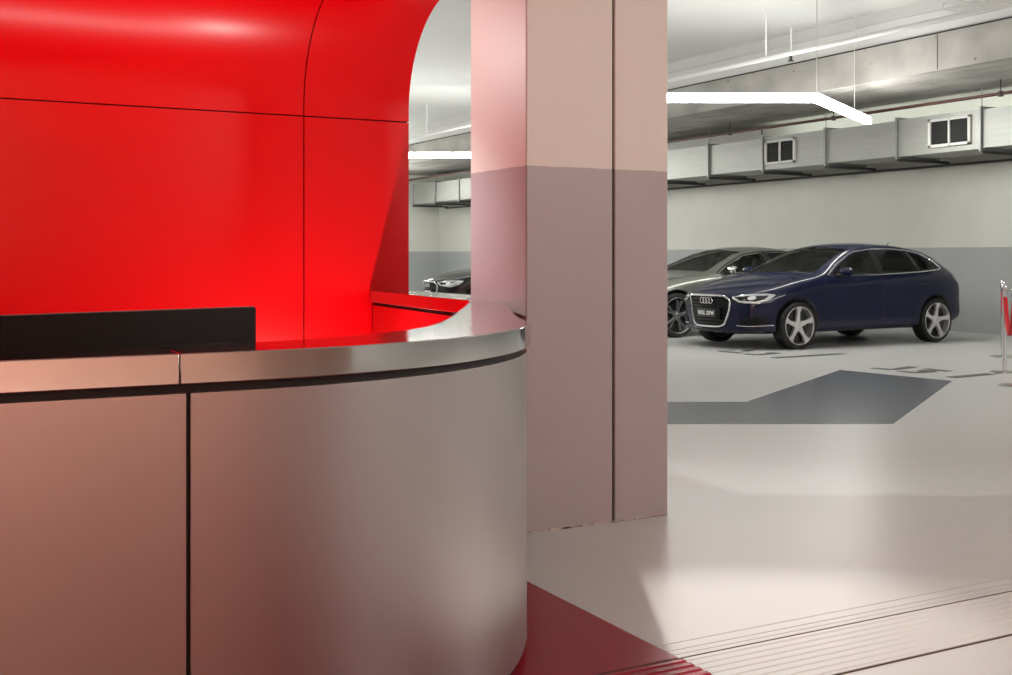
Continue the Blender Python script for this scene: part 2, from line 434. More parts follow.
Om = resample(outer, NO); Im = resample(inner, NO)
def offset_path(P, d):
    out = []
    for i, p in enumerate(P):
        t = (P[min(i+1, len(P)-1)]-P[max(i-1, 0)]).normalized()
        out.append(p + Vector((-t.y, t.x, 0))*d)       # left of travel = inside
    return out
def wallstrip(m, P, z0, z1, th, side=1):
    """solid ribbon following path P; thickness th to the left (side=1) or right"""
    Q = offset_path(P, th*side)
    f = lambda R, z: [Vector((p.x, p.y, z))-DO for p in R]
    m.strip(f(P, z0), f(P, z1)); m.strip(f(Q, z0), f(Q, z1)); m.strip(f(P, z1), f(Q, z1)); m.strip(f(P, z0), f(Q, z0))
    for i in (0, -1):
        a, b = P[i], Q[i]
        m.face([Vector((a.x, a.y, z0))-DO, Vector((b.x, b.y, z0))-DO, Vector((b.x, b.y, z1))-DO, Vector((a.x, a.y, z1))-DO])
def cut_path(P, x0=None, x1=None):
    out = []
    for a, b in zip(P, P[1:]):
        if x0 is not None and a.x < x0 <= b.x: out.append(a.lerp(b, (x0-a.x)/(b.x-a.x)))
        if (x0 is None or a.x >= x0) and (x1 is None or a.x <= x1): out.append(a)
        if x1 is not None and a.x <= x1 < b.x: out.append(a.lerp(b, (x1-a.x)/(b.x-a.x))); return out
    out.append(P[-1]); return out
ZT = 1.02; ZB = .953; ZR = .932
def top_piece(O, I):
    n = 90
    def rs(P):
        L = [0]
        for a, b in zip(P, P[1:]): L.append(L[-1]+(b-a).length)
        out = []; j = 0
        for i in range(n):
            s = L[-1]*i/(n-1)
            while j < len(L)-2 and L[j+1] < s: j += 1
            out.append(P[j].lerp(P[j+1], min(1, (s-L[j])/max(1e-9, L[j+1]-L[j]))))
        return out
    O = rs(O); I = rs(I); m = MB()
    f = lambda R, z: [Vector((p.x, p.y, z))-DO for p in R]
    m.strip(f(O, ZT), f(I, ZT), smooth=False); m.strip(f(O, ZB), f(I, ZB), smooth=False); m.strip(f(O, ZB), f(O, ZT)); m.strip(f(I, ZB), f(I, ZT))
    for k in (0, -1): m.face([f(O, ZB)[k], f(I, ZB)[k], f(I, ZT)[k], f(O, ZT)[k]])
    return m
XJ = .556
top_piece(cut_path(Om, None, XJ-.0006), cut_path(Im, None, XJ-.0006)).build('countertop', M['steel'], desk, bevel=.0025)
top_piece(cut_path(Om, XJ+.0006), cut_path(Im, XJ+.0006)).build('countertop', M['steel'], desk, bevel=.0025)
Pf = offset_path(Om, .012)
m = MB(); wallstrip(m, offset_path(Om, .03), .0, ZB, .02); m.build('black_reveal', M['seam'], desk)
XP = .577
m = MB(); wallstrip(m, cut_path(Pf, None, XP-.005), .035, ZR, .016); m.build('front_panel', M['panel'], desk)
m = MB(); wallstrip(m, cut_path(Pf, XP+.005), .035, ZR, .016); m.build('front_panel', M['panel'], desk)
Pi = offset_path(Im, -.014)
m = MB(); wallstrip(m, offset_path(Im, -.032), .0, ZB, .02, -1); m.build('inner_reveal', M['seam'], desk)
m = MB(); wallstrip(m, Pi, .03, ZR, .016, -1); tag(m.build('inner_panel', M['redinner'], desk), 'red inner face of the desk')
# work surface behind the front counter
W0 = cut_path(offset_path(Im, .012), None, 1.45); W1 = [Vector((p.x*.86-.1, p.y+.62, 0)) for p in W0]
m = MB(); f = lambda R, z: [Vector((p.x, p.y, z))-DO for p in R]
m.strip(f(W0, .74), f(W1, .74)); m.strip(f(W0, .71), f(W1, .71)); m.strip(f(W0, .71), f(W0, .74)); m.strip(f(W1, .71), f(W1, .74))
m.build('work_surface', M['wood'], desk)

# monitor seen from behind
A = Vector((.225, 2.80, 0)); B = Vector((.858, 2.985, 0)); mid = (A+B)/2; ang = math.atan2(B.y-A.y, B.x-A.x); hw = (B-A).length/2
mon = empty('computer_monitor', (mid.x, mid.y, .74), ang, 'black flat computer monitor seen from behind, standing on the desk', 'monitor')
m = MB(); m.box((-hw, 0, .018), (hw, .022, .356), bev=.006); m.build('screen_housing', M['monitor'], mon)
m = MB(); m.box((-hw+.004, .004, .3555), (hw-.004, .018, .3575)); m.build('top_edge', M['monedge'], mon)
m = MB(); m.box((-hw+.07, -.004, .23), (hw-.07, .001, .268), bev=.002); m.build('rear_slot', M['blackmatt'], mon)
m = MB(); m.box((-.03, .03, .02), (.03, .05, .22), bev=.004); m.box((-.1, .025, 0), (.1, .18, .014), bev=.004); m.build('stand', M['monitor'], mon)
m = MB(); m.box((-hw+.012, .0215, .03), (hw-.012, .0235, .346)); m.build('screen', M['black'], mon)

# ------------------------------------------------------------------ ceiling services
duct = empty('air_duct', (14.2, 20, 2.81), 0, 'long rectangular galvanised air duct hung along the wall', 'air duct')
DX0, DX1, DZ0, DZ1 = 0, .92, 0, .59
FY = [32.46-1.597*k for k in range(0, 17)]
for k in range(len(FY)-1):
    ya, yb = FY[k]-20, FY[k+1]-20
    ins = .012 if k % 2 else .0
    m = MB(); m.box((DX0+ins, yb+.004, DZ0+ins), (DX1, ya-.004, DZ1-ins))
    m.box((DX0+ins-.0015, (ya+yb)/2-.003, DZ0+ins), (DX0+ins, (ya+yb)/2+.003, DZ1-ins))
    m.build('duct_section', M['galv'], duct, bevel=.006)
for y in FY:
    m = MB(); y -= 20
    m.box((DX0-.035, y-.018, DZ0-.035), (DX1+.02, y+.018, DZ1+.035)); m.build('duct_flange', M['flange'], duct)
for y in FY[:-1]:
    m = MB(); y -= 20
    m.box((DX0-.04, y-.06, DZ0-.075), (1.12, y-.01, DZ0-.035)); m.build('support_bar', M['darkmetal'], duct)
m = MB(); m.tube([(1.04, -11.5, -.10), (1.04, 12.4, -.10)], .02, 8); m.build('lower_rail', M['darkmetal'], duct)
for (y0, y1) in ((15.63, 16.43), (11.87, 12.66)):
    y0 -= 20; y1 -= 20; z0, z1 = .085, .525
    m = MB()
    for a, b in (((y0, z0), (y1, z0+.045)), ((y0, z1-.045), (y1, z1)), ((y0, z0), (y0+.05, z1)), ((y1-.05, z0), (y1, z1)), (((y0+y1)/2-.018, z0), ((y0+y1)/2+.018, z1))):
        m.box((-.03, a[0], a[1]), (.012, b[0], b[1]))
    fr = m.build('vent_grille', M['grillwhite'], duct, bevel=.003)
    m = MB(); m.box((-.004, y0+.04, z0+.03), (.006, y1-.04, z1-.03))
    for j in range(9):
        z = z0+.06+j*.04; m.bar((-.012, y0+.05, z), (-.012, y1-.05, z), .014, .004)
    m.build('louvre', M['blackmatt'], fr)
m = MB(); m.tube([(14.0, -4, 3.545), (14.0, 33.05, 3.545)], .024, 10)
sp = m.build('sprinkler_pipe', M['pipered']); tag(sp, 'brownish red pipe running below the concrete slab above the duct', 'pipe')
for y in (11.2, 14.5, 17.2, 20.4, 24):
    m = MB(); m.tube([(14.0, y, 3.505), (14.0, y, 3.58)], .04, 10); m.tube([(14.0, y, 3.575), (14.0, y, 3.75)], .008, 6)
    m.build('pipe_clamp', M['darkmetal'], sp)
for y in (10.3, 16.3):
    m = MB(); m.tube([(14.0, y, 3.436), (14.0, y, 3.53)], .014, 8); m.lathe([(0, 3.435), (.025, 3.435), (.025, 3.442), (0, 3.442)], 10, M=Matrix.Translation((14.0, y, 0)))
    m.build('sprinkler_nozzle', M['darkmetal'], sp)
# duct hanger rods
for y in FY[1:-1:2]:
    m = MB(); m.tube([(-.02, y-20.03, .59), (-.02, y-20.03, .94)], .006, 6); m.build('hanger_rod', M['flange'], duct)

m = MB(); m.tube([(11.0, -3, 4.026), (11.0, 33.05, 4.026)], .034, 10)
wp = m.build('ceiling_pipe', M['pipewhite']); tag(wp, 'thick white pipe hanging below the ceiling in front of the beam', 'pipe')
for y in (6.9, 12.72, 18.6, 24.4):
    m = MB(); m.tube([(11.0, y, 4.026), (11.0, y, 4.75)], .011, 6); m.build('pipe_hanger', M['pipewhite'], wp)
m = MB(); m.tube([(12.45, -3, 4.53), (12.45, 33.05, 4.53)], .012, 8)
tag(m.build('ceiling_pipe', mat('pale_conduit', (.6, .6, .59), .5)), 'thin pale conduit on the white face above the beam', 'pipe')
m = MB()
m.tube([(12.3, 13.65, 4.33), (12.3, 13.65, 4.25)], .022, 8); m.lathe([(0, 4.235), (.045, 4.235), (.045, 4.25), (0, 4.25)], 14, M=Matrix.Translation((12.3, 13.65, 0)))
sd = m.build('fire_sprinkler', M['darkmetal']); tag(sd, 'small dark sprinkler head hanging in front of the concrete beam', 'sprinkler')
m = MB(); m.tube([(12.3, 13.65, 4.33), (12.3, 13.65, 4.75)], .014, 8); m.build('drop_pipe', M['pipewhite'], sd)
# wire cable tray at upper right
m = MB()
ty0, ty1, tx0, tx1, tz = 5.0, 8.9, 10.2, 10.6, 3.93
for i in range(5): m.tube([(tx0+(tx1-tx0)*i/4, ty0, tz), (tx0+(tx1-tx0)*i/4, ty1, tz)], .006, 6)
for i in range(33):
    y = ty0+(ty1-ty0)*i/32; m.tube([(tx0, y, tz+.06), (tx0, y, tz), (tx1, y, tz), (tx1, y, tz+.06)], .005, 6)
for x in (tx0, tx1): m.tube([(x, ty0, tz+.06), (x, ty1, tz+.06)], .006, 6)
ct = m.build('cable_tray', M['pipewhite']); tag(ct, 'white wire cable tray under the ceiling at upper right', 'cable tray')
for y in (5.6, 8.6):
    for x in (tx0, tx1):
        m = MB(); m.tube([(x, y, tz), (x, y, 4.75)], .007, 6); m.build('tray_hanger', M['pipewhite'], ct)

# linear bent LED lamps
ZL = 3.28
A1 = Vector((10.65-2.95*Rx, 11.33-2.95*Ry, ZL)); B1 = Vector((10.65, 11.33, ZL)); C1 = Vector((13.12, 12.86, ZL))
def make_lamp(label):
    t = empty('linear_lamp', B1, 0, label, 'lamp', 'bent linear lamps hung from the ceiling')
    a, b, c = A1-B1, Vector((0, 0, 0)), C1-B1
    def ribbon(w, z0, z1):
        d1 = (b-a).normalized(); d2 = (c-b).normalized(); n1 = Vector((-d1.y, d1.x, 0)); n2 = Vector((-d2.y, d2.x, 0))
        nb = (n1+n2).normalized(); nb /= nb.dot(n1)
        m = MB(); ring = []
        for p, n in ((a, n1), (b, nb), (c, n2)):
            ring.append([p+n*w/2+Vector((0, 0, z0)), p-n*w/2+Vector((0, 0, z0)), p-n*w/2+Vector((0, 0, z1)), p+n*w/2+Vector((0, 0, z1))])
        for i in range(2):
            for k in range(4): m.face([ring[i][k], ring[i][(k+1) % 4], ring[i+1][(k+1) % 4], ring[i+1][k]])
        m.face(ring[0]); m.face(ring[2][::-1]); return m
    ribbon(.09, -.05, .05).build('diffuser', M['lamp'], t)
    ribbon(.06, .05, .065).build('housing', M['lamphouse'], t)
    for p in (a*.9, b, c*.70):
        m = MB(); m.tube([p+Vector((0, 0, .06)), p+Vector((0, 0, 4.75-ZL))], .006, 6); m.build('suspension_cable', M['cable'], t)
    m = MB(); m.lathe([(0, 4.75-ZL-.03), (.05, 4.75-ZL-.03), (.05, 4.75-ZL), (0, 4.75-ZL)], 16, M=Matrix.Translation((0, 0, 0))); m.build('ceiling_rose', M['lamphouse'], t)
    return t
l1 = make_lamp('white linear lamp bent near its right end, hanging above the blue car')
for (dx, dy, lab) in ((0, 9.65, 'white linear lamp seen between the red wall and the column'), (0, -9.05, 'white linear lamp outside the frame to the right'),
                      (-7.2, 6.5, 'white linear lamp behind the red wall'), (-7.2, 15.5, 'white linear lamp far behind the red wall'), (0, -18.1, 'white linear lamp behind the viewpoint'), (0, 18.1, 'added hidden linear lamp brightening the far end of the car park')):  # far-end copy is hidden, added to brighten that end
    c = copy_tree(l1); c.location = B1+Vector((dx, dy, 0)); c['label'] = lab

# ------------------------------------------------------------------ rope barrier
def stanchion(label, first=[None]):
    if first[0] is None:
        t = empty('rope_post', (0, 0, 0), 0, label, 'barrier post', 'chrome rope posts')
        m = MB(); m.lathe([(0, 0), (.15, 0), (.15, .012), (.12, .022), (.03, .03), (0, .03)], 32); m.build('base', M['chrome'], t)
        m = MB(); m.lathe([(.0, .028), (.024, .028), (.024, .89), (0, .89)], 20); m.build('pole', M['chrome'], t)
        m = MB(); m.lathe([(0, .89), (.032, .89), (.036, .905), (.03, .925), (.012, .94), (0, .943)], 20); m.build('cap', M['chrome'], t)
        m = MB(); m.lathe([(.024, .845), (.033, .845), (.033, .87), (.024, .87)], 20); m.build('ring', M['brass'], t)
        first[0] = t; return t
    t = copy_tree(first[0]); t['label'] = label; return t
PA = (*on_z(1004.6, 373), 0); PB = (*on_z(1003, 357.5), 0); PC = (*on_z(1015, 386.5), 0)
for p, lab in ((PA, 'chrome rope post fully in view at the right edge'), (PB, 'chrome rope post standing behind the front post'), (PC, 'nearest chrome rope post cut off by the right edge')):
    stanchion(lab).location = p
def rope(p, q, sag, label):
    p = Vector(p)+Vector((0, 0, .855)); q = Vector(q)+Vector((0, 0, .855)); d = (q-p).normalized(); p += d*.05; q -= d*.05
    pts = []
    for k in range(25):
        t = k/24; v = p.lerp(q, t); v.z -= sag*(1-(2*t-1)**2)
        pts.append(v)
    m = MB(); m.tube(pts[1:-1], .022, 12); o = m.build('barrier_rope', M['rope']); tag(o, label, 'rope')
    for q in (pts[:2], pts[-2:]):
        m = MB(); m.tube(q, .018, 10); m.build('end_hook', M['brass'], o)
rope(PA, PB, .28, 'red rope sagging from the front post back to the rear post')
rope(PA, PC, .40, 'red rope sagging toward the right edge from the front post')

# ------------------------------------------------------------------ cars
def hermite(keys):
    n = len(keys); xs = [k[0] for k in keys]; ys = [k[1] for k in keys]
    d = [(ys[i+1]-ys[i])/(xs[i+1]-xs[i]) for i in range(n-1)]
    mm = [d[0]]+[0 if d[i-1]*d[i] <= 0 else 2*d[i-1]*d[i]/(d[i-1]+d[i]) for i in range(1, n-1)]+[d[-1]]
    def f(x):
        if x <= xs[0]: return ys[0]
        if x >= xs[-1]: return ys[-1]
        i = 0
        while x > xs[i+1]: i += 1
        h = xs[i+1]-xs[i]; t = (x-xs[i])/h
        return (2*t**3-3*t*t+1)*ys[i]+(t**3-2*t*t+t)*h*mm[i]+(-2*t**3+3*t*t)*ys[i+1]+(t**3-t*t)*h*mm[i+1]
    return f

class Car:
    pass
def densify(poly, step, closed=True):
    out = []; n = len(poly)
    for i in range(n if closed else n-1):
        a = Vector(poly[i]); b = Vector(poly[(i+1) % n]); k = max(1, int((b-a).length/step))
        for j in range(k): out.append(a.lerp(b, j/k))
    if not closed: out.append(Vector(poly[-1]))
    return out
def roundpoly(poly, it=2):
    P = [Vector(p) for p in poly]
    for _ in range(it):
        Q = []
        for i in range(len(P)):
            a, b = P[i], P[(i+1) % len(P)]
            Q += [a.lerp(b, .14), a.lerp(b, .86)]
        P = Q
    return P

def make_car(p, name, label, loc):
    """p: dict of shape keys. Local frame: nose at -x, near side -y, origin on the ground between the axles."""
    L = p['L']; K = {k: hermite(v) for k, v in p['keys'].items()}; ws = p.get('ws', 1)
    xs = [0, .02, .05, .09, .14, .2, .28, .37, .47, .58] + [.7+.1*i for i in range(int((L-1.1)/.1))]
    xs = [x for x in xs if x < L-.42]+[L-.4, L-.32, L-.25, L-.19, L-.14, L-.1, L-.06, L-.03, L-.01, L]
    S = 4.31/L
    xc = (p['xf']+p['xr'])/2
    bm = bmesh.new(); rings = []
    for x in xs:
        xx = x*S
        zt = K['top'](x); zb = K['zb'](xx); zbe = min(K['beltz'](x), zt-.012); zs = min(K['shz'](xx), zbe-.03)
        wb = K['beltw'](xx)*ws; wsh = K['shw'](xx)*ws; wl = K['loww'](xx)*ws; wr = K['roofw'](x)*ws; zr = max(zt-K['drop'](x), zbe+.004)
        wr = min(wr, wb-.03)
        zl = zb+(zs-zb)*.10; zm1 = zb+(zs-zb)*.34; zm2 = zb+(zs-zb)*.62
        cab = min(1, max(0, (zr-zbe)/.25))
        half = [(0, zb), (wl*.88, zb), (wl, zl), (wl*.55+wsh*.45+.004, zm1), (wsh*.985, zm2), (wsh, zs), (wb*.55+wsh*.45+.006*(1-cab), zs*.33+zbe*.67), (wb, zbe),
                (wb*(.5+.32*(1-cab))+wr*(.5-.32*(1-cab))+.018*cab, zbe+(zr-zbe)*(.5-.05*(1-cab))+.010*(1-cab)), (wr, zr), (wr*.8, zr+(zt-zr)*.5), (wr*.45, zr+(zt-zr)*.86), (0, zt)]
        ring = []
        for sgn in (-1, 1):
            h = half if sgn == -1 else half[-2:0:-1]
            for y, z in h:
                y *= sgn
                ay = abs(y)/.9
                px = x + p['bowf']*ay**2.2*max(0, 1-x/1.15)**1.3 - p['bowr']*ay**2.4*max(0, (x-(L-.95))/.95)**1.3
                ring.append(bm.verts.new((px-xc, y, z)))
        rings.append(ring)
    n = len(rings[0])
    for a, b in zip(rings, rings[1:]):
        for k in range(n): bm.faces.new((a[k], a[(k+1) % n], b[(k+1) % n], b[k]))
    for ring in (rings[0], rings[-1]):
        H = n//2
        mids = {}
        for i in range(1, H):
            a, b = ring[i], ring[n-i]; mids[i] = bm.verts.new((a.co+b.co)/2)
            mids[i].co.x = (ring[0].co.x*(1-i/H)+ring[H].co.x*(i/H))
        mids[0] = ring[0]; mids[H] = ring[H]
        for i in range(H):
            for aa, bb in ((ring[i], ring[i+1]), (ring[(n-i) % n], ring[n-i-1])):
                vs = []
                for v in (aa, bb, mids[i+1], mids[i]):
                    if v not in vs: vs.append(v)
                if len(vs) >= 3: bm.faces.new(vs)
    bmesh.ops.recalc_face_normals(bm, faces=bm.faces)
    me = bpy.data.meshes.new('body'); bm.to_mesh(me); bm.free()
    body = bpy.data.objects.new('body', me); C.objects.link(body)
    for q in me.polygons: q.use_smooth = True
    me.materials.append(p['paint']); me.materials.append(M['interior'])
    sd = body.modifiers.new('s', 'SUBSURF'); sd.levels = 2; sd.render_levels = 2
    dg = bpy.context.evaluated_depsgraph_get()
    me2 = bpy.data.meshes.new_from_object(body.evaluated_get(dg))
    body.modifiers.clear(); body.data = me2
    bmb = bmesh.new(); bmb.from_mesh(me2); bvh = BVHTree.FromBMesh(bmb)

    def cast(u, v, view):
        if view == 'n': o, d = Vector((u-xc, -3, v)), Vector((0, 1, 0))
        elif view == 'f': o, d = Vector((u-xc, 3, v)), Vector((0, -1, 0))
        elif view == 'front': o, d = Vector((-5, u, v)), Vector((1, 0, 0))
        elif view == 'rear': o, d = Vector((5, u, v)), Vector((-1, 0, 0))
        elif view == 'top': o, d = Vector((u-xc, v, 3)), Vector((0, 0, -1))
        h = bvh.ray_cast(o, d)
        if h[0] is None:
            h = bvh.find_nearest(o + d*(3 if view != 'front' and view != 'rear' else 3.0))
        nn = h[1]
        if nn.dot(d) > 0: nn = -nn
        return h[0], nn
    def decal(poly, view, off, material, nm, parent, step=.05, rim=True):
        bd = densify([Vector(q) for q in poly], step)
        us = [q.x for q in bd]; vs = [q.y for q in bd]
        pts = [Vector((q.x, q.y)) for q in bd]; nb = len(pts)
        from mathutils.geometry import intersect_point_tri_2d
        u = min(us)+step/2
        def inside(x, y):
            c = False
            for i in range(nb):
                a, b = pts[i], pts[i-1]
                if (a.y > y) != (b.y > y) and x < (b.x-a.x)*(y-a.y)/(b.y-a.y)+a.x: c = not c
            return c
        def far(x, y): return all((q.x-x)**2+(q.y-y)**2 > (step*.45)**2 for q in pts[:nb])
        while u < max(us):
            v = min(vs)+step/2
            while v < max(vs):
                if inside(u, v) and far(u, v): pts.append(Vector((u, v)))
                v += step
            u += step
        r = delaunay_2d_cdt(pts, [(i, (i+1) % nb) for i in range(nb)], [list(range(nb))], 1, 1e-6)
        mm = MB(); V = []; W = []
        for q in r[0]:
            h, nn = cast(q.x, q.y, view)
            V.append(mm.bm.verts.new(h+nn*off)); W.append(h-nn*.004)
        for f in r[2]:
            try: mm.bm.faces.new([V[i] for i in f])
            except ValueError: pass
        if rim:
            es = [e for e in mm.bm.edges if len(e.link_faces) == 1]
            idx = {v: i for i, v in enumerate(V)}
            W2 = {}
            for e in es:
                q = []
                for v in e.verts:
                    if v not in W2: W2[v] = mm.bm.verts.new(W[idx[v]])
                    q.append(W2[v])
                mm.bm.faces.new((e.verts[0], e.verts[1], q[1], q[0]))
        return mm.build(nm, material, parent, sharp=50)
    def surf_tube(path, view, r, material, nm, parent, closed=False, off=0, step=.04, n=6):
        P = [ (lambda h: h[0]+h[1]*off)(cast(q.x, q.y, view)) for q in densify([Vector(q) for q in path], step, closed)]
        mm = MB(); mm.tube(P, r, n, closed=closed); return mm.build(nm, material, parent)

    root = empty(name, loc, 0, label, 'car')
    # --- openings: cabin, windows, wheel housings
    cutters = []
    def cutter(mm):
        o = mm.build('cut', [p['paint'], M['interior']])
        for q in o.data.polygons: q.material_index = 1
        cutters.append(o); return o
    mm = MB()
    lv = p['cabin']
    prev = None; allr = []
    for (x0, x1, w, z) in lv:
        ring = [mm.bm.verts.new(q) for q in ((x0-xc, -w, z), (x1-xc, -w, z), (x1-xc, w, z), (x0-xc, w, z))]
        if prev:
            for k in range(4): mm.bm.faces.new((prev[k], prev[(k+1) % 4], ring[(k+1) % 4], ring[k]))
        else: mm.bm.faces.new(ring[::-1])
        prev = ring
    mm.bm.faces.new(prev); cutter(mm)
    for side in (-1, 1):
        for poly in p['panes']:
            mm = MB(); A = [mm.bm.verts.new((x-xc, side*1.2, z)) for x, z in poly]; B = [mm.bm.verts.new((x-xc, side*.42, z)) for x, z in poly]
            k = len(poly); mm.bm.faces.new(A); mm.bm.faces.new(B[::-1])
            for i in range(k): mm.bm.faces.new((A[i], A[(i+1) % k], B[(i+1) % k], B[i]))
            cutter(mm)
    for poly, xa, xb in ((p['wscreen'], p['wsx'][0], p['wsx'][1]), (p['rscreen'], p['rsx'][0], p['rsx'][1])):
        mm = MB(); A = [mm.bm.verts.new((xa-xc, y, z)) for y, z in poly]; B = [mm.bm.verts.new((xb-xc, y, z)) for y, z in poly]
        k = len(poly); mm.bm.faces.new(A); mm.bm.faces.new(B[::-1])
        for i in range(k): mm.bm.faces.new((A[i], A[(i+1) % k], B[(i+1) % k], B[i]))
        cutter(mm)
    R = p['wr']
    for wx in (p['xf'], p['xr']):
        for side in (-1, 1):
            mm = MB(); mm.lathe([(0, -.32), (R+.045, -.32), (R+.045, .32), (0, .32)], 48, M=Matrix.Translation((wx-xc, side*.86, R+.012)) @ Matrix.Rotation(PI/2, 4, 'X'))
            cutter(mm)
    for c in cutters:
        b = body.modifiers.new('b', 'BOOLEAN'); b.operation = 'DIFFERENCE'; b.solver = 'EXACT'; b.object = c
    dg = bpy.context.evaluated_depsgraph_get(); dg.update()
    me3 = bpy.data.meshes.new_from_object(body.evaluated_get(dg))
    body.modifiers.clear(); body.data = me3; me3.name = 'body'
    me3.set_sharp_from_angle(angle=math.radians(30))
    for c in cutters: bpy.data.objects.remove(c)
    body.parent = root; body.name = 'body'
    # --- glass
    for side, view in ((-1, 'n'), (1, 'f')):
        for poly in p['panes']: decal(poly, view, -.004, M['glass'], 'side_window', root, .06, False)
        surf_tube(p['dlo'], view, .011, M['chrome'] if p.get('chrome', True) else M['black'], 'window_trim', root, True, .002)
        for poly in p['pillars']: decal(poly, view, .002, M['black'], 'window_pillar', root, .06)
        for poly in p['door_seams']: surf_tube(poly, view, .005, M['seam'], 'door_seam', root, False, -.002)
        for (hx, hz) in p['handles']:
            a, nn = cast(hx, hz, view); bq, _ = cast(hx+.2, hz+.008, view)
            mm = MB(); mm.tube([a+nn*.004, a.lerp(bq, .12)+nn*.035, a.lerp(bq, .5)+nn*.042, a.lerp(bq, .88)+nn*.035, bq+nn*.004], [.012, .014, .015, .014, .012], 8)
            mm.build('door_handle', p['paint'], root)
        # mirror
        mx, mz = p['mirror']; y0 = cast(mx, mz-.05, view)[0].y
        mm = MB(); mm.lathe([(0, -.11), (.03, -.105), (.052, -.07), (.058, 0), (.055, .06), (.035, .098), (0, .105)], 20, M=Matrix.Translation((mx-xc+.01, y0+side*.15, mz+.02)) @ Matrix.Rotation(PI/2, 4, 'X') @ Matrix.Diagonal((.85, 1.05, 1, 1)))
        mir = mm.build('door_mirror', p.get('mirrorcap', p['paint']), root)
        mm = MB(); mm.tube([(mx-xc, y0-side*.02, mz-.03), (mx-xc, y0+side*.09, mz-.03)], .022, 8); mm.build('mirror_arm', M['black'], mir)
        surf_tube(p['sill'], view, .012, M['chrome'] if p.get('sillchrome') else M['black'], 'sill_trim', root, False, 0)
        sg = 1 if side == -1 else -1
        # headlight
        hl = [(sg*y, z) for y, z in p['hl']]
        h = decal(hl, 'front', .006, M['lampglass'], 'headlight', root, .035)
        decal([(sg*y, z) for y, z in p['hl_dark']], 'front', .010, M['lampdark'], 'lamp_recess', h, .03)
        decal([(sg*y, z) for y, z in p['hl_lens']], 'front', .013, M['lampwhite'], 'lamp_lens', h, .02)
        if 'drl' in p: surf_tube([(sg*y, z) for y, z in p['drl']], 'front', .014, M['lampwhite'], 'light_strip', h, False, .012, .03)
        decal([(sg*y, z) for y, z in p['fog']], 'front', .011, M['intake'], 'side_intake', root, .04)
        surf_tube([(sg*y, z) for y, z in p['fogstrip']], 'front', .010, M['chrome'], 'bumper_trim', root, False, .006, .04)
        decal(p['tail'], view, .004, M['tail'], 'tail_light', root, .04)
        # reflectors of the bumper crease
    decal(p['wscreen'], 'front', -.003, M['glass'], 'windshield', root, .07, False)
    decal(p['rscreen'], 'rear', -.003, M['glass'], 'rear_window', root, .07, False)
    # hood seams
    for sgn in (-1, 1):
        surf_tube([(x, sgn*y) for x, y in p['hood']], 'top', .004, M['seam'], 'hood_seam', root, False, -.001, .05)
    # grille
    gp = roundpoly(p['grille'], 2)
    gr = decal(gp, 'front', .004, M['intake'], 'grille', root, .04)
    surf_tube(gp, 'front', .015, M['chrome'], 'grille_frame', gr, True, .010, .03, 8)
    zt = max(q[1] for q in p['grille']); zb_ = min(q[1] for q in p['grille'])
    def gw(z):
        w = 0; P = gp
        for i in range(len(P)):
            a, b = P[i-1], P[i]
            if (a.y-z)*(b.y-z) <= 0 and a.y != b.y: w = max(w, a.x+(b.x-a.x)*(z-a.y)/(b.y-a.y))
        return w
    nb = p.get('bars', 7)
    for i in range(nb):
        z = zb_+(zt-zb_)*(i+1)/(nb+1); w = gw(z)-.02
        surf_tube([(-w, z), (w, z)], 'front', .0075, M['lampdark'], 'grille_bar', gr, False, .009, .06)
    # emblem: four linked rings
    fz = p['emblem']; fx = cast(0, fz, 'front')[0].x-.024
    mm = MB()
    for i in range(4):
        cy = (i-1.5)*.058
        mm.tube([(fx, cy+.039*math.cos(2*PI*k/28), fz+.039*math.sin(2*PI*k/28)) for k in range(28)], .0058, 8, closed=True)
    mm.build('emblem', M['chrome'], gr)
    # plate
    pz = p['plate']; px = cast(0, pz, 'front')[0].x
    mm = MB(); mm.box((px-.03, -.27, pz-.085), (px+.01, .27, pz+.085), bev=.01); hold = mm.build('plate_holder', M['intake'], gr)
    mm = MB(); mm.box((px-.036, -.19, pz-.055), (px-.028, .19, pz+.055), bev=.002); pl = mm.build('license_plate', p['platemat'], root)
    if p.get('platetext'):
        cu = bpy.data.curves.new('t', 'FONT'); cu.body = p['platetext']; cu.size = .068; cu.space_character = 1.18; cu.align_x = 'CENTER'; cu.align_y = 'CENTER'; cu.extrude = .0015; cu.offset = .004
        to = bpy.data.objects.new('t', cu); C.objects.link(to)
        dg = bpy.context.evaluated_depsgraph_get(); tm = bpy.data.meshes.new_from_object(to.evaluated_get(dg)); bpy.data.objects.remove(to)
        tm.transform(Matrix.Translation((px-.0385, 0, pz)) @ Matrix(((0, 0, -1, 0), (-1, 0, 0, 0), (0, 1, 0, 0), (0, 0, 0, 1))))
        tm.materials.clear(); tm.materials.append(M['platetext'])
        to = bpy.data.objects.new('plate_lettering', tm); C.objects.link(to); to.parent = pl
    # lower lip
    surf_tube(p['lip'], 'front', .014, M['black'], 'bumper_lip', root, False, 0, .05)
    # antenna
    ax = p['antenna']; at, nn = cast(ax, 0, 'top')
    mm = MB(); mm.prism([(-.06, -.015), (.06, -.012), (.06, .012), (-.06, .015)], -.01, .004); mm.tube([(-.02, 0, 0), (.05, 0, .075)], [.012, .004], 6)
    o = mm.build('roof_antenna', M['black'], root); o.location = at
